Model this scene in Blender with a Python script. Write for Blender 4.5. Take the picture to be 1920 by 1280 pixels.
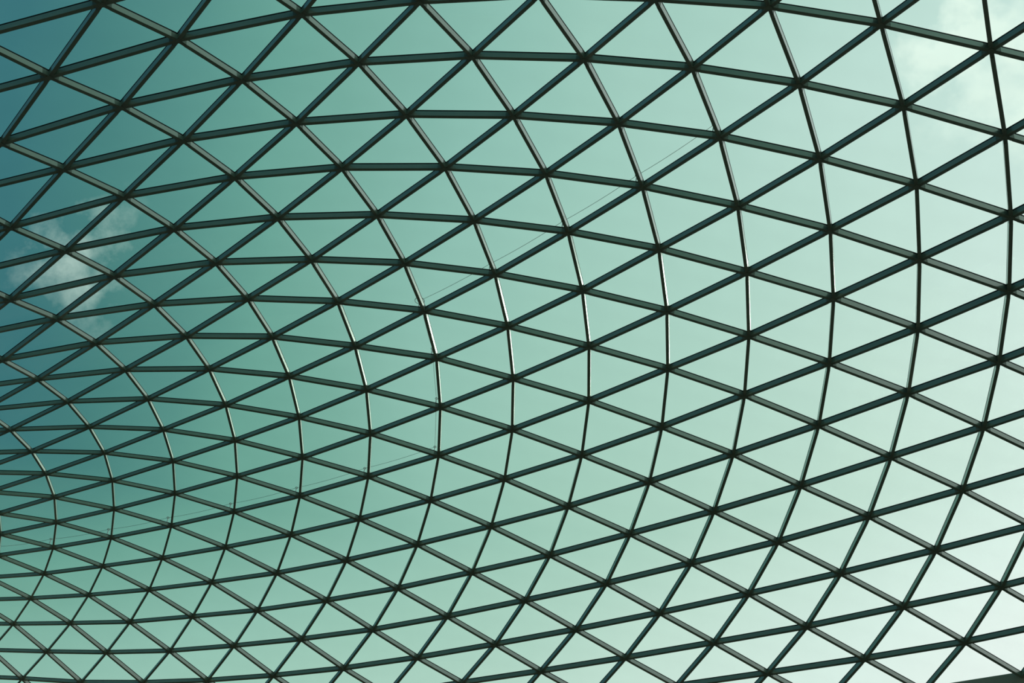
import bpy, math
from mathutils import Vector, Matrix

# ------------------------------------------------------------------ camera
for o in list(bpy.data.objects):
    bpy.data.objects.remove(o, do_unlink=True)
scene = bpy.context.scene
col = scene.collection
IMG_W, IMG_H, FPX = 1920, 1280, 2000.0
EYE = Vector((0.0, 0.0, 1.6))
CX = Vector((0.999764, -0.015911, 0.014806))      # camera right
CY = Vector((-0.021734, -0.731894, 0.681072))     # camera up
CZ = Vector((0.0, -0.681233, -0.732067))          # camera back
cam_data = bpy.data.cameras.new('camera')
cam_data.sensor_fit = 'HORIZONTAL'
cam_data.sensor_width = 36.0
cam_data.lens = 36.0 * FPX / IMG_W
cam_data.clip_end = 500.0
cam = bpy.data.objects.new('camera', cam_data)
col.objects.link(cam)
cam.matrix_world = Matrix(((CX.x, CY.x, CZ.x, EYE.x), (CX.y, CY.y, CZ.y, EYE.y),
                           (CX.z, CY.z, CZ.z, EYE.z), (0, 0, 0, 1)))
scene.camera = cam
scene.view_settings.view_transform = 'Standard'
scene.view_settings.look = 'None'
scene.view_settings.gamma = 1.0
scene.view_settings.use_curve_mapping = False
scene.view_settings.exposure = 0.0
scene.cycles.max_bounces = 6
scene.cycles.diffuse_bounces = 3
scene.cycles.glossy_bounces = 3


def view_dir(px, py):
    """direction from the eye for a point of the 1920x1280 frame"""
    return (CX * ((px - 960) / FPX) + CY * ((640 - py) / FPX) - CZ).normalized()


def lin(r, g, b):
    f = lambda c: (c / 255 / 12.92) if c <= 10.31 else (((c / 255) + 0.055) / 1.055) ** 2.4
    return (f(r), f(g), f(b), 1.0)


# ------------------------------------------------------------------ sky
SUN_AZ, SUN_EL = math.radians(34), math.radians(36)          # azimuth clockwise from +Y
SUN = Vector((math.sin(SUN_AZ) * math.cos(SUN_EL), math.cos(SUN_AZ) * math.cos(SUN_EL), math.sin(SUN_EL)))
HAZE_AZ, HAZE_EL = math.radians(68), math.radians(18)        # centre of the bright hazy part of the sky
HAZE = Vector((math.sin(HAZE_AZ) * math.cos(HAZE_EL), math.cos(HAZE_AZ) * math.cos(HAZE_EL), math.sin(HAZE_EL)))
GLASS_TINT = (0.72, 0.95, 0.79)

world = bpy.data.worlds.new('world')
scene.world = world
world.use_nodes = True
nt = world.node_tree
nt.nodes.clear()


def nd(tree, typ, **kw):
    n = tree.nodes.new(typ)
    for k, v in kw.items():
        setattr(n, k, v)
    return n


def setup_sky():
    L = nt.links.new
    tc = nd(nt, 'ShaderNodeTexCoord')
    direction = tc.outputs['Generated']

    def dot(v):
        n = nd(nt, 'ShaderNodeVectorMath', operation='DOT_PRODUCT')
        L(direction, n.inputs[0])
        n.inputs[1].default_value = v
        return n.outputs['Value']

    def math_(op, a, b=None, c=None, clamp=False):
        n = nd(nt, 'ShaderNodeMath', operation=op, use_clamp=clamp)
        for i, x in enumerate((a, b, c)):
            if x is None:
                continue
            if isinstance(x, (int, float)):
                n.inputs[i].default_value = x
            else:
                L(x, n.inputs[i])
        return n.outputs[0]

    def noise(scale, detail, rough=0.55):
        n = nd(nt, 'ShaderNodeTexNoise')
        n.inputs['Scale'].default_value = scale
        n.inputs['Detail'].default_value = detail
        n.inputs['Roughness'].default_value = rough
        L(direction, n.inputs['Vector'])
        return n.outputs['Fac']

    # angle to the hazy bright part, 0 near it, 1 far away
    ang = math_('ARCCOSINE', dot(HAZE))
    t = math_('MULTIPLY', ang, 1.0 / math.radians(100))
    # haze thickens towards the horizon
    low = math_('SUBTRACT', 0.6, dot(Vector((0, 0, 1))))
    t = math_('SUBTRACT', t, math_('MULTIPLY', math_('MINIMUM', math_('MAXIMUM', low, 0.0), 0.22), 1.2))
    wob = math_('MULTIPLY', math_('SUBTRACT', noise(3.5, 3), 0.5), 0.07)
    t = math_('ADD', t, wob, clamp=True)
    ramp = nd(nt, 'ShaderNodeValToRGB')
    L(t, ramp.inputs['Fac'])
    els = ramp.color_ramp.elements
    stops = SKY_STOPS
    els[0].position, els[1].position = stops[0][0], stops[-1][0]
    while len(els) < len(stops):
        els.new(0.5)
    for e, (p, c) in zip(els, stops):
        e.position = p
    for e, (p, c) in zip(els, stops):
        e.color = c
    colour = ramp.outputs['Color']
    # the clear sky turns bluer towards the zenith
    mr = nd(nt, 'ShaderNodeMapRange', clamp=True)
    L(dot(Vector((0, 0, 1))), mr.inputs['Value'])
    for k_, v_ in (('From Min', 0.62), ('From Max', 0.84), ('To Min', 0.0), ('To Max', 1.0)):
        mr.inputs[k_].default_value = v_
    tint = nd(nt, 'ShaderNodeMix', data_type='RGBA', blend_type='MULTIPLY')
    L(mr.outputs[0], tint.inputs[0])
    L(colour, tint.inputs[6])
    tint.inputs[7].default_value = (0.985, 1.0, 1.045, 1)
    colour = tint.outputs[2]
    # clouds: soft puffs, denser in banks around a few directions
    for (px, py, rad, amt, sc) in CLOUDS:
        d = view_dir(px, py)
        a = math_('ARCCOSINE', dot(d))
        m = math_('SUBTRACT', 1.0, math_('DIVIDE', a, math.radians(rad)), clamp=True)
        n = math_('MULTIPLY_ADD', math_('SUBTRACT', noise(sc, 6, 0.6), 0.5), 7.0, -0.25, clamp=False)
        f = math_('MULTIPLY', math_('MULTIPLY', math_('ADD', n, math_('MULTIPLY', m, 0.9)), math_('POWER', m, 0.6)), amt, clamp=True)
        mix = nd(nt, 'ShaderNodeMix', data_type='RGBA')
        L(f, mix.inputs[0])
        L(colour, mix.inputs[6])
        mix.inputs[7].default_value = (1.12, 1.06, 1.12, 1)
        colour = mix.outputs[2]
    bg = nd(nt, 'ShaderNodeBackground')
    L(colour, bg.inputs['Color'])
    bg.inputs['Strength'].default_value = 1.0
    out = nd(nt, 'ShaderNodeOutputWorld')
    L(bg.outputs[0], out.inputs[0])


def sky(r, g, b):
    """sky radiance that reads as (r, g, b) through the green glass"""
    c = lin(r, g, b)
    return (c[0] / GLASS_TINT[0], c[1] / GLASS_TINT[1], c[2] / GLASS_TINT[2], 1)


SKY_STOPS = [(t / 100, sky(*c)) for t, c in (
    (18, (242, 255, 249)), (25, (236, 253, 245)), (31, (226, 249, 239)), (37, (213, 240, 228)), (44, (200, 232, 217)), (52, (180, 219, 202)),
    (60, (163, 208, 190)), (66, (147, 197, 180)), (72, (124, 179, 162)), (76, (110, 169, 153)), (80, (91, 150, 140)),
    (84, (75, 134, 129)), (88, (62, 120, 124)), (100, (54, 109, 123)))]
CLOUDS = [(150, 470, 4.2, 0.34, 16.0), (190, 545, 3.0, 0.25, 20.0), (1835, 60, 6.0, 1.3, 12.0), (1925, 170, 5.0, 1.0, 14.0)]
setup_sky()

sun_data = bpy.data.lights.new('sun', 'SUN')
sun_data.energy = 1.3
sun_data.angle = math.radians(20)
sun_data.color = (1.0, 0.97, 0.9)
sun = bpy.data.objects.new('sun', sun_data)
col.objects.link(sun)
sun.rotation_euler = SUN.to_track_quat('Z', 'Y').to_euler()
sun.location = (10, 10, 40)

# ------------------------------------------------------------------ setting-out nodes of the roof lattice (metres), by rib
NODES = {
 -8: (13, [(-18.983,22.664,19.226),(-19.098,23.554,19.520),(-19.266,24.449,19.802),(-19.524,25.358,20.062),(-19.878,26.283,20.295),(-20.299,27.222,20.507)]),
 -7: (9, [(-18.437,19.981,18.599),(-18.088,20.761,18.865),(-17.786,21.551,19.131),(-17.579,22.368,19.395),(-17.518,23.246,19.638),(-17.612,24.172,19.862),(-17.842,25.123,20.062),(-18.198,26.093,20.229),(-18.690,27.084,20.353),(-19.339,28.105,20.417),(-20.134,29.139,20.432),(-21.012,30.198,20.407)]),
 -6: (6, [(-18.252,17.956,18.401),(-17.676,18.713,18.670),(-17.140,19.476,18.930),(-16.694,20.279,19.177),(-16.348,21.113,19.405),(-16.105,21.979,19.615),(-15.977,22.886,19.814),(-15.994,23.848,19.992),(-16.164,24.842,20.138),(-16.485,25.852,20.247),(-16.963,26.880,20.311),(-17.595,27.936,20.334),(-18.381,29.028,20.300),(-19.285,30.152,20.212),(-20.278,31.314,20.070),(-21.323,32.491,19.901)]),
 -5: (4, [(-17.636,16.358,18.327),(-16.964,17.167,18.637),(-16.338,18.004,18.947),(-15.784,18.865,19.245),(-15.304,19.735,19.516),(-14.911,20.618,19.740),(-14.612,21.513,19.908),(-14.435,22.431,20.071),(-14.390,23.436,20.204),(-14.501,24.512,20.293),(-14.799,25.561,20.345),(-15.205,26.634,20.353),(-15.823,27.724,20.304),(-16.583,28.862,20.233),(-17.485,30.031,20.106),(-18.481,31.222,19.935),(-19.525,32.449,19.725),(-20.588,33.702,19.490)]),
 -4: (2, [(-17.147,14.587,18.276),(-16.371,15.422,18.558),(-15.641,16.289,18.860),(-14.978,17.185,19.187),(-14.391,18.111,19.525),(-13.882,19.060,19.847),(-13.455,20.019,20.121),(-13.126,20.989,20.342),(-12.869,21.944,20.431),(-12.781,22.930,20.482),(-12.876,24.049,20.554),(-13.152,25.229,20.563),(-13.522,26.346,20.474),(-14.060,27.467,20.316),(-14.778,28.659,20.213),(-15.631,29.884,20.058),(-16.654,31.107,19.835),(-17.701,32.358,19.598),(-18.758,33.634,19.345),(-19.839,34.925,19.074)]),
 -3: (0, [(-16.753,12.614,18.245),(-15.897,13.495,18.503),(-15.073,14.392,18.776),(-14.298,15.296,19.063),(-13.591,16.216,19.391),(-12.956,17.184,19.759),(-12.405,18.218,20.132),(-11.963,19.244,20.507),(-11.550,20.282,20.729),(-11.282,21.345,20.818),(-11.165,22.455,20.872),(-11.204,23.593,20.830),(-11.422,24.806,20.759),(-11.775,26.043,20.659),(-12.281,27.258,20.484),(-12.949,28.477,20.258),(-13.772,29.731,20.032),(-14.782,30.993,19.757),(-15.856,32.253,19.494),(-16.889,33.562,19.220),(-17.956,34.868,18.942),(-19.074,36.163,18.653)]),
 -2: (-1, [(-15.489,11.352,18.331),(-14.619,12.310,18.681),(-13.767,13.255,18.999),(-12.941,14.189,19.268),(-12.170,15.114,19.574),(-11.489,16.071,19.930),(-10.854,17.074,20.408),(-10.321,18.214,20.799),(-9.933,19.394,21.062),(-9.651,20.608,21.200),(-9.502,21.841,21.223),(-9.480,23.111,21.185),(-9.651,24.402,21.059),(-9.974,25.696,20.880),(-10.451,26.997,20.646),(-11.061,28.294,20.377),(-11.859,29.606,20.046),(-12.819,30.904,19.723),(-13.878,32.212,19.386),(-14.949,33.510,19.110),(-16.020,34.825,18.825),(-17.117,36.134,18.533)]),
 -1: (-2, [(-14.214,10.026,18.349),(-13.313,11.021,18.749),(-12.441,12.004,19.156),(-11.602,12.953,19.563),(-10.749,13.887,19.776),(-9.923,14.755,20.105),(-9.236,15.838,20.567),(-8.673,17.055,20.976),(-8.212,18.361,21.272),(-7.911,19.688,21.452),(-7.716,21.081,21.488),(-7.683,22.471,21.447),(-7.817,23.879,21.321),(-8.103,25.292,21.141),(-8.538,26.689,20.868),(-9.114,28.050,20.533),(-9.878,29.410,20.167),(-10.774,30.794,19.761),(-11.830,32.138,19.382),(-12.907,33.473,19.046),(-13.997,34.802,18.735),(-15.109,36.121,18.428)]),
 0: (-3, [(-12.932,8.601,18.302),(-11.995,9.614,18.718),(-11.074,10.633,19.138),(-10.164,11.631,19.549),(-9.304,12.495,19.968),(-8.400,13.449,20.366),(-7.622,14.530,20.691),(-6.989,15.807,21.090),(-6.497,17.156,21.380),(-6.130,18.606,21.578),(-5.903,20.108,21.661),(-5.817,21.648,21.616),(-5.883,23.187,21.492),(-6.112,24.702,21.316),(-6.519,26.213,21.036),(-7.079,27.699,20.681),(-7.818,29.156,20.280),(-8.701,30.589,19.872),(-9.711,32.015,19.442),(-10.782,33.404,19.061),(-11.885,34.772,18.708),(-13.015,36.120,18.365)]),
 1: (-4, [(-11.646,7.089,18.200),(-10.672,8.106,18.615),(-9.715,9.121,19.043),(-8.768,10.098,19.493),(-7.781,11.015,19.996),(-6.860,12.032,20.422),(-6.057,13.173,20.781),(-5.348,14.443,21.066),(-4.784,15.841,21.317),(-4.335,17.366,21.583),(-4.055,18.981,21.695),(-3.892,20.607,21.719),(-3.894,22.257,21.617),(-4.061,23.900,21.440),(-4.416,25.535,21.160),(-4.910,27.161,20.828),(-5.623,28.743,20.426),(-6.526,30.292,19.987),(-7.541,31.801,19.544),(-8.587,33.268,19.139),(-9.685,34.700,18.752),(-10.827,36.100,18.372)]),
 2: (-5, [(-10.360,5.522,18.067),(-9.360,6.517,18.466),(-8.364,7.538,18.889),(-7.360,8.549,19.341),(-6.328,9.479,19.858),(-5.387,10.538,20.287),(-4.523,11.702,20.644),(-3.743,12.976,20.936),(-3.118,14.438,21.240),(-2.594,15.963,21.410),(-2.203,17.627,21.603),(-1.959,19.372,21.722),(-1.906,21.143,21.635),(-1.998,22.910,21.449),(-2.273,24.646,21.212),(-2.715,26.388,20.908),(-3.367,28.142,20.525),(-4.223,29.843,20.107),(-5.242,31.474,19.672),(-6.299,33.036,19.265),(-7.397,34.553,18.862),(-8.544,36.027,18.453)]),
 3: (-5, [(-8.063,4.868,18.273),(-7.047,5.888,18.690),(-6.025,6.917,19.119),(-4.999,7.942,19.571),(-3.997,9.004,20.017),(-3.092,10.179,20.399),(-2.256,11.501,20.715),(-1.520,12.946,20.988),(-0.919,14.504,21.204),(-0.432,16.188,21.354),(-0.108,17.968,21.468),(0.059,19.861,21.507),(0.066,21.735,21.411),(-0.127,23.586,21.192),(-0.496,25.423,20.908),(-1.065,27.312,20.593),(-1.842,29.189,20.232),(-2.832,30.984,19.827),(-3.896,32.674,19.432),(-5.001,34.299,19.024),(-6.156,35.871,18.603)]),
 4: (-5, [(-5.763,4.198,18.447),(-4.745,5.256,18.841),(-3.739,6.345,19.226),(-2.750,7.481,19.611),(-1.804,8.695,19.983),(-0.880,9.961,20.359),(-0.066,11.427,20.642),(0.654,12.980,20.878),(1.228,14.653,21.047),(1.666,16.482,21.169),(1.953,18.405,21.263),(2.073,20.379,21.259),(2.002,22.379,21.109),(1.719,24.356,20.869),(1.268,26.314,20.572),(0.577,28.351,20.324),(-0.324,30.329,19.975),(-1.402,32.153,19.630),(-2.497,33.913,19.220),(-3.652,35.603,18.801)]),
 5: (-5, [(-3.481,3.537,18.567),(-2.511,4.700,18.859),(-1.547,5.887,19.169),(-0.592,7.136,19.489),(0.350,8.452,19.822),(1.263,9.873,20.177),(2.063,11.423,20.429),(2.725,13.078,20.618),(3.287,14.871,20.768),(3.708,16.842,20.902),(3.976,18.896,21.023),(4.050,20.998,20.953),(3.920,23.110,20.812),(3.563,25.243,20.609),(3.028,27.421,20.377),(2.208,29.550,20.089),(1.179,31.518,19.751),(0.113,33.390,19.394),(-1.029,35.202,19.010)]),
 6: (-4, [(-0.371,4.232,18.723),(0.556,5.539,18.985),(1.480,6.897,19.243),(2.393,8.321,19.490),(3.279,9.821,19.811),(4.073,11.475,20.083),(4.743,13.262,20.234),(5.277,15.186,20.389),(5.693,17.273,20.553),(5.966,19.459,20.699),(6.025,21.722,20.678),(5.819,24.013,20.538),(5.457,26.299,20.381),(4.770,28.613,20.155),(3.862,30.715,19.826),(2.829,32.719,19.497),(1.714,34.662,19.163)]),
 7: (-4, [(1.681,3.892,18.489),(2.574,5.311,18.717),(3.461,6.768,18.943),(4.339,8.274,19.177),(5.221,9.885,19.408),(6.024,11.647,19.649),(6.683,13.534,19.834),(7.257,15.607,20.060),(7.692,17.853,20.278),(7.955,20.208,20.407),(7.970,22.605,20.374),(7.771,24.972,20.244),(7.299,27.343,20.063),(6.556,29.663,19.801),(5.614,31.846,19.512),(4.563,33.944,19.228)]),
 8: (-4, [(3.661,3.687,18.213),(4.527,5.211,18.435),(5.387,6.780,18.659),(6.245,8.417,18.892),(7.141,10.133,19.116),(7.946,11.992,19.301),(8.594,13.973,19.472),(9.298,16.297,19.854),(9.816,18.741,20.194),(9.991,21.099,20.160),(9.975,23.486,20.066),(9.708,25.928,19.881),(9.171,28.370,19.633),(8.366,30.726,19.402),(7.455,32.993,19.169)]),
 9: (-4, [(5.600,3.619,17.939),(6.455,5.252,18.170),(7.306,6.941,18.407),(8.156,8.713,18.647),(9.074,10.548,18.864),(9.922,12.538,19.090),(10.728,14.745,19.430),(11.376,17.126,19.703),(11.831,19.544,19.847),(12.019,21.956,19.812),(11.972,24.413,19.649),(11.679,26.887,19.436),(11.082,29.383,19.188),(10.322,31.802,18.978)]),
 10: (-4, [(7.532,3.678,17.686),(8.397,5.412,17.930),(9.279,7.213,18.180),(10.200,9.083,18.429),(11.135,11.068,18.684),(12.024,13.210,18.968),(12.820,15.527,19.253),(13.443,17.945,19.443),(13.841,20.393,19.478),(14.011,22.868,19.374),(13.968,25.370,19.157),(13.650,27.896,18.921),(13.065,30.421,18.722)]),
 11: (-4, [(9.484,3.832,17.453),(10.391,5.662,17.713),(11.330,7.561,17.980),(12.303,9.549,18.251),(13.264,11.664,18.530),(14.166,13.932,18.810),(14.938,16.329,19.028),(15.515,18.796,19.127),(15.865,21.295,19.084),(15.984,23.816,18.923),(15.883,26.360,18.701),(15.543,28.941,18.465)]),
 12: (-4, [(11.459,4.034,17.233),(12.434,5.983,17.517),(13.436,7.984,17.804),(14.455,10.084,18.094),(15.448,12.317,18.379),(16.356,14.691,18.626),(17.105,17.169,18.775),(17.636,19.704,18.793),(17.896,22.240,18.684),(17.944,24.787,18.490),(17.835,27.352,18.260)]),
 13: (3, [(19.799,20.655,18.462),(19.914,23.205,18.273),(19.945,25.753,18.066)]),
 14: (4, [(21.964,24.167,17.869)]),
}

# ------------------------------------------------------------------ materials
def material(name, colour, rough=0.5, spec=0.5, bump=None, var=0.0, scale=6.0, coat=0.0):
    m = bpy.data.materials.new(name)
    m.use_nodes = True
    t = m.node_tree
    p = t.nodes['Principled BSDF']
    p.inputs['Roughness'].default_value = rough
    p.inputs['Specular IOR Level'].default_value = spec
    p.inputs['Base Color'].default_value = (*colour, 1)
    p.inputs['Coat Weight'].default_value = coat
    p.inputs['Coat Roughness'].default_value = 0.17
    p.inputs['Coat IOR'].default_value = 1.75
    tc = nd(t, 'ShaderNodeTexCoord')
    if var:
        n = nd(t, 'ShaderNodeTexNoise')
        n.inputs['Scale'].default_value = scale
        n.inputs['Detail'].default_value = 4
        t.links.new(tc.outputs['Object'], n.inputs['Vector'])
        r = nd(t, 'ShaderNodeValToRGB')
        r.color_ramp.elements[0].position, r.color_ramp.elements[1].position = 0.3, 0.7
        r.color_ramp.elements[0].color = (*[c * (1 - var) for c in colour], 1)
        r.color_ramp.elements[1].color = (*[min(1, c * (1 + var)) for c in colour], 1)
        t.links.new(n.outputs['Fac'], r.inputs['Fac'])
        t.links.new(r.outputs['Color'], p.inputs['Base Color'])
    if bump:
        n = nd(t, 'ShaderNodeTexNoise')
        n.inputs['Scale'].default_value = bump[0]
        t.links.new(tc.outputs['Object'], n.inputs['Vector'])
        b = nd(t, 'ShaderNodeBump')
        b.inputs['Strength'].default_value = bump[1]
        b.inputs['Distance'].default_value = 0.01
        t.links.new(n.outputs['Fac'], b.inputs['Height'])
        t.links.new(b.outputs['Normal'], p.inputs['Normal'])
    return m


def glass_material():
    m = bpy.data.materials.new('green_tinted_glass')
    m.use_nodes = True
    t = m.node_tree
    t.nodes.clear()
    L = t.links.new
    tc = nd(t, 'ShaderNodeTexCoord')
    # faint dust film on the outside
    n = nd(t, 'ShaderNodeTexNoise')
    n.inputs['Scale'].default_value = 1.3
    n.inputs['Detail'].default_value = 5
    L(tc.outputs['Object'], n.inputs['Vector'])
    r = nd(t, 'ShaderNodeValToRGB')
    # a pane is crossed through two faces, so each face carries the square root of the tint
    g = [c ** 0.5 for c in GLASS_TINT]
    r.color_ramp.elements[0].position, r.color_ramp.elements[1].position = 0.35, 0.7
    r.color_ramp.elements[0].color = (g[0] * 0.985, g[1] * 0.985, g[2] * 0.985, 1)
    r.color_ramp.elements[1].color = (g[0], g[1], g[2], 1)
    L(n.outputs['Fac'], r.inputs['Fac'])
    tr = nd(t, 'ShaderNodeBsdfTransparent')
    L(r.outputs['Color'], tr.inputs['Color'])
    gl = nd(t, 'ShaderNodeBsdfGlossy')
    gl.inputs['Roughness'].default_value = 0.0
    # Schlick reflectance, the same on both faces of the slab
    geo = nd(t, 'ShaderNodeNewGeometry')
    dp = nd(t, 'ShaderNodeVectorMath', operation='DOT_PRODUCT')
    L(geo.outputs['Incoming'], dp.inputs[0])
    L(geo.outputs['Normal'], dp.inputs[1])
    ab = nd(t, 'ShaderNodeMath', operation='ABSOLUTE')
    L(dp.outputs['Value'], ab.inputs[0])
    om = nd(t, 'ShaderNodeMath', operation='SUBTRACT', use_clamp=True)
    om.inputs[0].default_value = 1.0
    L(ab.outputs[0], om.inputs[1])
    pw = nd(t, 'ShaderNodeMath', operation='POWER')
    L(om.outputs[0], pw.inputs[0])
    pw.inputs[1].default_value = 5.0
    fr = nd(t, 'ShaderNodeMath', operation='MULTIPLY_ADD')
    L(pw.outputs[0], fr.inputs[0])
    fr.inputs[1].default_value = 0.96
    fr.inputs[2].default_value = 0.03
    mx = nd(t, 'ShaderNodeMixShader')
    L(fr.outputs[0], mx.inputs[0])
    L(tr.outputs[0], mx.inputs[1])
    L(gl.outputs[0], mx.inputs[2])
    out = nd(t, 'ShaderNodeOutputMaterial')
    L(mx.outputs[0], out.inputs[0])
    return m


M_STEEL = material('painted_steel', (0.185, 0.255, 0.195), rough=0.42, spec=0.6, var=0.06, scale=3.0, coat=1.0)
M_NODE = material('cast_steel_node', (0.17, 0.22, 0.18), rough=0.5, spec=0.5, var=0.08, scale=8.0)
M_GASKET = material('black_rubber_gasket', (0.012, 0.014, 0.013), rough=0.7, spec=0.2, var=0.1, scale=10)
M_GLASS = glass_material()
M_CABLE = material('stainless_cable', (0.5, 0.54, 0.52), rough=0.4, spec=0.5, var=0.1, scale=20)
M_BEAM = material('edge_beam_paint', (0.30, 0.35, 0.30), rough=0.5, spec=0.4, var=0.08, scale=1.5)
M_FLOOR = material('court_paving', (0.035, 0.045, 0.033), rough=0.6, spec=0.3, bump=(5, 0.2), var=0.15, scale=0.8)
M_WALL = material('portland_stone', (0.50, 0.44, 0.29), rough=0.8, spec=0.2, bump=(9, 0.3), var=0.12, scale=1.0)

# ------------------------------------------------------------------ helpers


def mesh_obj(name, verts, faces, mat, parent=None, origin=None):
    o0 = Vector(origin) if origin is not None else Vector((0, 0, 0))
    me = bpy.data.meshes.new(name)
    me.from_pydata([tuple(Vector(v) - o0) for v in verts], [], faces)
    me.materials.append(mat)
    me.update()
    o = bpy.data.objects.new(name, me)
    o.location = o0
    col.objects.link(o)
    if parent is not None:
        o.parent = parent
    return o


def tag(o, label=None, cat=None, kind=None, group=None):
    for k, v in (('label', label), ('category', cat), ('kind', kind), ('group', group)):
        if v:
            o[k] = v
    return o


def prism(profile, a, b, s, n, fa=1.0, fb=1.0, caps=True):
    """profile [(s, n)] swept straight from a to b; returns verts, faces"""
    m = len(profile)
    vs = [a + (s * u + n * v) * fa for u, v in profile] + [b + (s * u + n * v) * fb for u, v in profile]
    fs = [(i, (i + 1) % m, m + (i + 1) % m, m + i) for i in range(m)]
    if caps:
        fs += [tuple(reversed(range(m))), tuple(range(m, 2 * m))]
    return vs, fs


def pixel(p):
    d = Vector(p) - EYE
    z = -d.dot(CZ)
    if z < 0.5:
        return None
    return (960 + FPX * d.dot(CX) / z, 640 - FPX * d.dot(CY) / z)


def seen_size(points):
    """area in pixels of the part of the convex outline inside the frame (box measure)"""
    q = [pixel(p) for p in points]
    if any(c is None for c in q):
        return 0.0
    ins = [(min(max(x, 0), IMG_W), min(max(y, 0), IMG_H)) for x, y in q]
    if len(points) == 2:
        (x0, y0), (x1, y1) = q
        n, k = 0, 24
        for i in range(k + 1):
            x, y = x0 + (x1 - x0) * i / k, y0 + (y1 - y0) * i / k
            n += (0 <= x <= IMG_W and 0 <= y <= IMG_H)
        return math.hypot(x1 - x0, y1 - y0) * n / (k + 1)
    n, k, tot = 0, 8, 0
    for i in range(k + 1):
        for j in range(k + 1 - i):
            a, b = i / k, j / k
            x = q[0][0] + (q[1][0] - q[0][0]) * a + (q[2][0] - q[0][0]) * b
            y = q[0][1] + (q[1][1] - q[0][1]) * a + (q[2][1] - q[0][1]) * b
            tot += 1
            n += (0 <= x <= IMG_W and 0 <= y <= IMG_H)
    ar = abs((q[1][0] - q[0][0]) * (q[2][1] - q[0][1]) - (q[2][0] - q[0][0]) * (q[1][1] - q[0][1])) / 2
    return ar * n / tot


# ------------------------------------------------------------------ the roof surface
PT = {}
for i, (k0, pts) in NODES.items():
    for j, p in enumerate(pts):
        PT[(i, k0 + j)] = Vector(p)
STEPS = [(0, 1), (1, 0), (1, -1)]
EDGES = [((i, k), (i + a, k + b)) for (i, k) in PT for a, b in STEPS if (i + a, k + b) in PT]
TRIS = []
for (i, k) in PT:
    for tri in (((i, k), (i, k + 1), (i + 1, k)), ((i, k), (i + 1, k), (i + 1, k - 1))):
        if all(q in PT for q in tri):
            TRIS.append(tri)
NRM = {q: Vector((0, 0, 0)) for q in PT}
for a, b, c in TRIS:
    n = (PT[b] - PT[a]).cross(PT[c] - PT[a]).normalized()
    if n.z < 0:
        n.negate()
    for q in (a, b, c):
        NRM[q] += n
NRM = {q: (n.normalized() if n.length > 1e-6 else Vector((0, 0, 1))) for q, n in NRM.items()}

BAR_W, BAR_H, GASKET = 0.080, 0.138, 0.036       # bottom width, steel depth, gasket depth
BOT = -0.08                                       # bottom of a bar below the setting-out node
TOP = BOT + BAR_H
ARM = 0.17                                        # reach of a cast node
EDGE_ROW = 18                                     # last row (i + k) lands on the edge beam

# the members are lighter where the mesh is finer
LEN = {q: [] for q in PT}
for a, b in EDGES:
    d = (PT[a] - PT[b]).length
    LEN[a].append(d)
    LEN[b].append(d)


def member_size(length):
    if length < 1.98:
        return max(0.68, 0.93 - (1.98 - length) * 0.65)
    return min(1.1, 0.93 + (length - 1.98) * 0.23)


SIZE = {q: member_size(sum(l) / len(l)) for q, l in LEN.items()}

ceiling = bpy.data.objects.new('ceiling', None)
ceiling.location = (0, 20, 18)
col.objects.link(ceiling)
bpy.context.view_layer.update()
tag(ceiling, 'vaulted glass ceiling of green tinted triangular panes in a dark steel lattice', 'ceiling', 'structure')
CINV = Matrix.Translation(ceiling.location).inverted()


def child(o, parent):
    o.parent = parent
    o.matrix_parent_inverse = Matrix.Translation(-Vector(parent.matrix_world.translation)) if parent is ceiling else Matrix.Identity(4)
    return o


def merge(store, vs, fs):
    o = len(store[0])
    store[0].extend(vs)
    store[1].extend([tuple(o + x for x in f) for f in fs])


# --- bars with their gaskets
hw = BAR_W / 2
PROFILE = [(-hw, BOT), (hw, BOT), (hw, TOP), (-hw, TOP)]
GPROF = [(-hw * 0.86, TOP), (hw * 0.86, TOP), (hw * 1.05, TOP + GASKET), (-hw * 1.05, TOP + GASKET)]


def bar_frame(q0, q1):
    a, b = PT[q0], PT[q1]
    t = (b - a).normalized()
    n = (NRM[q0] + NRM[q1])
    n = (n - t * n.dot(t)).normalized()
    return a, b, t, n, t.cross(n).normalized()


ranked = sorted(EDGES, key=lambda e: -seen_size([PT[e[0]], PT[e[1]]]))
ranked = [e for e in ranked]
rest_bar, rest_gasket = ([], []), ([], [])
for rank, (q0, q1) in enumerate(ranked):
    a, b, t, n, s = bar_frame(q0, q1)
    if sum(q0) == EDGE_ROW and sum(q1) == EDGE_ROW:
        continue                                   # the edge beam runs here
    fa, fb = SIZE[q0], SIZE[q1]
    ra = -0.02 if sum(q0) == EDGE_ROW else ARM * fa
    rb_ = -0.02 if sum(q1) == EDGE_ROW else ARM * fb
    bv, bf = prism(PROFILE, a + t * ra, b - t * rb_, s, n, fa, fb)
    gv, gf = prism(GPROF, a + t * 0.03, b - t * 0.03, s, n, fa, fb)
    if rank < 300:
        mid = (a + b) / 2
        bo = mesh_obj('steel_bar', bv, bf, M_STEEL, origin=mid)
        child(bo, ceiling)
        go = mesh_obj('gasket', [v - mid for v in gv], gf, M_GASKET)
        go.parent = bo
    else:
        merge(rest_bar, bv, bf)
        merge(rest_gasket, gv, gf)
rb = child(mesh_obj('steel_bar', *rest_bar, M_STEEL), ceiling)
tag(rb, kind='stuff', label='remaining smaller steel bars of the lattice')
rg = mesh_obj('gasket', *rest_gasket, M_GASKET)
rg.parent = rb
tag(rg, kind='stuff')

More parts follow.
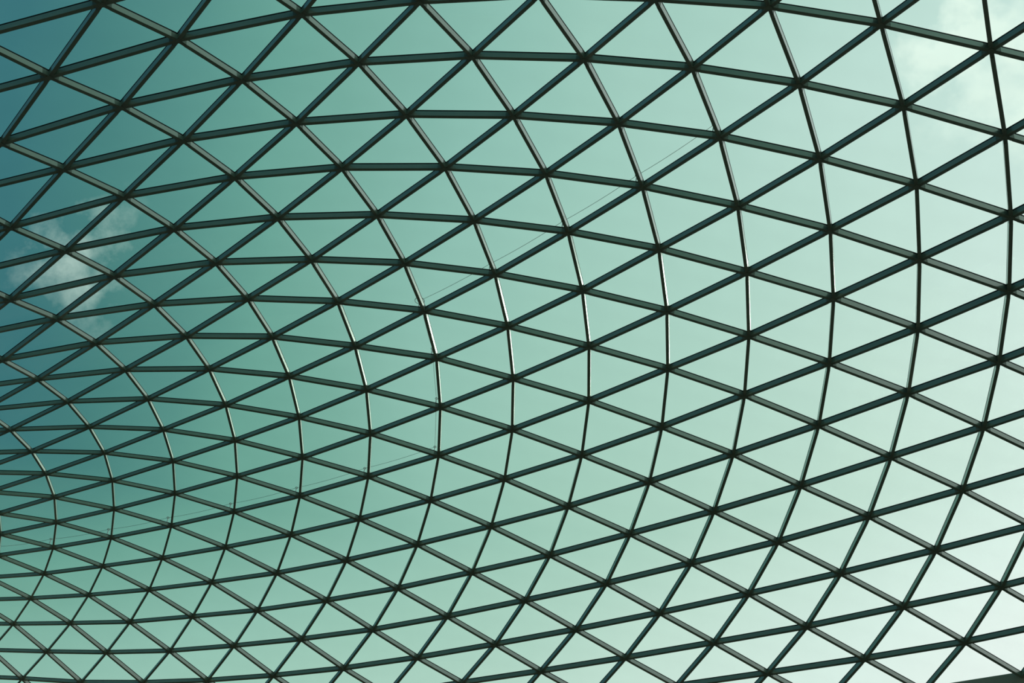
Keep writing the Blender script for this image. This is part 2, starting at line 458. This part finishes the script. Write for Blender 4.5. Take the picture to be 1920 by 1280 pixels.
# --- cast nodes: a round hub with an arm towards every bar
rest_node = ([], [])
for q in sorted(PT, key=lambda q: -seen_size([PT[q], PT[q] + Vector((0.3, 0, 0))])):
    if sum(q) == EDGE_ROW:
        continue
    p, n, f = PT[q], NRM[q], SIZE[q]
    vs, fs = [], []
    store = (vs, fs)
    ex = (Vector((1, 0, 0)) - n * n.x).normalized()
    ey = n.cross(ex)
    R, K = 0.062 * f, 10
    ring = [(math.cos(2 * math.pi * j / K) * R, math.sin(2 * math.pi * j / K) * R) for j in range(K)]
    lo = [p + ex * x + ey * y + n * (BOT - 0.006) * f for x, y in ring]
    hi = [p + ex * x + ey * y + n * TOP * f for x, y in ring]
    merge(store, lo + hi, [(j, (j + 1) % K, K + (j + 1) % K, K + j) for j in range(K)] +
          [tuple(reversed(range(K))), tuple(range(K, 2 * K))])
    for sgn in (1, -1):
        for a, b in STEPS:
            r = (q[0] + sgn * a, q[1] + sgn * b)
            if r not in PT:
                continue
            _, _, t, nn, s = bar_frame(q, r)
            w = hw * 0.93
            av, af = prism([(-w, BOT + 0.004), (w, BOT + 0.004), (w, TOP - 0.002), (-w, TOP - 0.002)],
                           p + t * 0.03 * f, p + t * (ARM * f + 0.01), s, nn, f, f)
            merge(store, av, af)
    if seen_size([p, p + Vector((0.3, 0, 0))]) > 0:
        child(mesh_obj('steel_node', vs, fs, M_NODE, origin=p), ceiling)
    else:
        merge(rest_node, vs, fs)
tag(child(mesh_obj('steel_node', *rest_node, M_NODE), ceiling), kind='stuff')

# --- glass panes: slabs resting on the gaskets
rest_pane = ([], [])
GZ0, GZ1, INSET = TOP + GASKET, TOP + GASKET + 0.04, 0.010


def pane_mesh(tri):
    P = [PT[q] for q in tri]
    n = (P[1] - P[0]).cross(P[2] - P[0]).normalized()
    if n.z < 0:
        P = [P[0], P[2], P[1]]
        n.negate()
        tri = (tri[0], tri[2], tri[1])
    lo, hi = [], []
    for j in range(3):
        e0 = (P[(j + 1) % 3] - P[j]).normalized()
        e1 = (P[(j + 2) % 3] - P[j]).normalized()
        bis = (e0 + e1).normalized()
        half = e0.angle(e1) / 2
        c = P[j] + bis * (INSET / max(0.2, math.sin(half)))
        lo.append(c + n * GZ0 * SIZE[tri[j]])
        hi.append(c + n * (GZ0 * SIZE[tri[j]] + 0.032))
    return lo + hi, [(2, 1, 0), (3, 4, 5), (0, 1, 4, 3), (1, 2, 5, 4), (2, 0, 3, 5)]


ranked = sorted(TRIS, key=lambda t: -seen_size([PT[q] for q in t]))
for rank, tri in enumerate(ranked):
    pv, pf = pane_mesh(tri)
    if rank < 300:
        child(mesh_obj('glass_pane', pv, pf, M_GLASS, origin=sum((PT[q] for q in tri), Vector()) / 3), ceiling)
    else:
        merge(rest_pane, pv, pf)
tag(child(mesh_obj('glass_pane', *rest_pane, M_GLASS), ceiling), kind='stuff', label='remaining smaller green glass panes')

# ------------------------------------------------------------------ edge beam along the far lower side
row = sorted([q for q in PT if sum(q) == EDGE_ROW])
bv, bf = [], []
for q in row:
    p = PT[q]
    r0 = PT[row[max(0, row.index(q) - 1)]]
    r1 = PT[row[min(len(row) - 1, row.index(q) + 1)]]
    t = (r1 - r0).normalized()
    up = Vector((0, 0, 1))
    out = t.cross(up)
    out.z = 0
    out.normalize()
    if out.dot(p - PT[(q[0] - 1, q[1])] if (q[0] - 1, q[1]) in PT else p) < 0:
        out.negate()
    for u, v in ((-0.02, -0.75), (0.0, 0.12), (0.45, 0.16), (0.45, -0.75)):
        bv.append(p + out * u + up * v)
for j in range(len(row) - 1):
    for e in range(4):
        bf.append((4 * j + e, 4 * j + (e + 1) % 4, 4 * j + 4 + (e + 1) % 4, 4 * j + 4 + e))
bf += [(0, 1, 2, 3), tuple(4 * (len(row) - 1) + x for x in (3, 2, 1, 0))]
tag(mesh_obj('trim_1', bv, bf, M_BEAM), 'grey-green edge beam closing the glass roof in the lower right corner', 'beam', 'structure')

# ------------------------------------------------------------------ safety cable outside on the glass
PATH = [(6, 1), (5, 2), (4, 3), (3, 4), (2, 5), (2, 6), (2, 7), (2, 8), (1, 9), (0, 10), (-1, 11), (-2, 12), (-3, 13), (-4, 14), (-5, 15)]
base = PT[(2, 5)] + NRM[(2, 5)] * (GZ1)
cable_root = bpy.data.objects.new('safety_cable', None)
cable_root.location = base
col.objects.link(cable_root)
tag(cable_root, 'thin safety cable on small posts running over the outside of the glass', 'cable')


def tube(points, r, k=6):
    vs, fs = [], []
    for j, p in enumerate(points):
        t = (points[min(j + 1, len(points) - 1)] - points[max(j - 1, 0)]).normalized()
        u = t.orthogonal().normalized()
        w = t.cross(u)
        if j:
            u = (up0 - t * up0.dot(t)).normalized()
            w = t.cross(u)
        up0 = u
        for e in range(k):
            an = 2 * math.pi * e / k
            vs.append(p + u * math.cos(an) * r + w * math.sin(an) * r)
    for j in range(len(points) - 1):
        for e in range(k):
            fs.append((j * k + e, j * k + (e + 1) % k, (j + 1) * k + (e + 1) % k, (j + 1) * k + e))
    fs += [tuple(reversed(range(k))), tuple((len(points) - 1) * k + e for e in range(k))]
    return vs, fs


tops = []
for q in PATH:
    foot = PT[q] + NRM[q] * (GZ0 * SIZE[q] + 0.034) + Vector((-0.16, 0.02, 0))
    top = foot + NRM[q] * 0.24
    tops.append(top)
    # post with a base plate and a cable eye
    vs, fs = tube([foot, foot + (top - foot) * 0.5, top], 0.014)
    n = NRM[q]
    ex = (Vector((1, 0, 0)) - n * n.x).normalized()
    pv, pf = prism([(-0.03, 0), (0.03, 0), (0.03, 0.008), (-0.03, 0.008)], foot - n.cross(ex) * 0.03, foot + n.cross(ex) * 0.03, ex, n)
    merge((vs, fs), pv, pf)
    ring_r = 0.12 if q == (2, 5) else 0.035
    ring = [top + ex * math.cos(x * math.pi / 8) * ring_r + n.cross(ex) * math.sin(x * math.pi / 8) * ring_r for x in range(17)]
    rv, rf = tube(ring, 0.008, 5)
    merge((vs, fs), rv, rf)
    po = mesh_obj('cable_post', [v - foot for v in vs], fs, M_CABLE)
    po.parent = cable_root
    po.location = foot - base
pts = []
for a, b in zip(tops[:-1], tops[1:]):
    for j in range(6):
        f = j / 6
        pts.append(a.lerp(b, f) - Vector((0, 0, 0.05 * 4 * f * (1 - f))))
pts.append(tops[-1])
cv, cf = tube([p - base for p in pts], 0.005)
co = mesh_obj('cable', cv, cf, M_CABLE)
co.parent = cable_root

# ------------------------------------------------------------------ the court below (out of frame)


def slab(name, x0, x1, y0, y1, z0, z1, mat, label, cat):
    vs = [(x, y, z) for z in (z0, z1) for x, y in ((x0, y0), (x1, y0), (x1, y1), (x0, y1))]
    fs = [(3, 2, 1, 0), (4, 5, 6, 7), (0, 1, 5, 4), (1, 2, 6, 5), (2, 3, 7, 6), (3, 0, 4, 7)]
    return tag(mesh_obj(name, vs, fs, mat), label, cat, 'structure')


slab('floor', -40, 40, -30, 48, -0.2, 0.0, M_FLOOR, 'grey stone floor of the court below the glass roof', 'floor')
slab('wall_front', -40, 40, 47.4, 48, 0, 15.5, M_WALL, 'stone wall at the far side of the court', 'wall')
slab('wall_back', -40, 40, -30, -29.4, 0, 18.5, M_WALL, 'stone wall behind the viewer', 'wall')
slab('wall_left', -40, -39.4, -29.4, 47.4, 0, 18.5, M_WALL, 'stone wall on the left of the court', 'wall')
slab('wall_right', 39.4, 40, -29.4, 47.4, 0, 18.5, M_WALL, 'stone wall on the right of the court', 'wall')
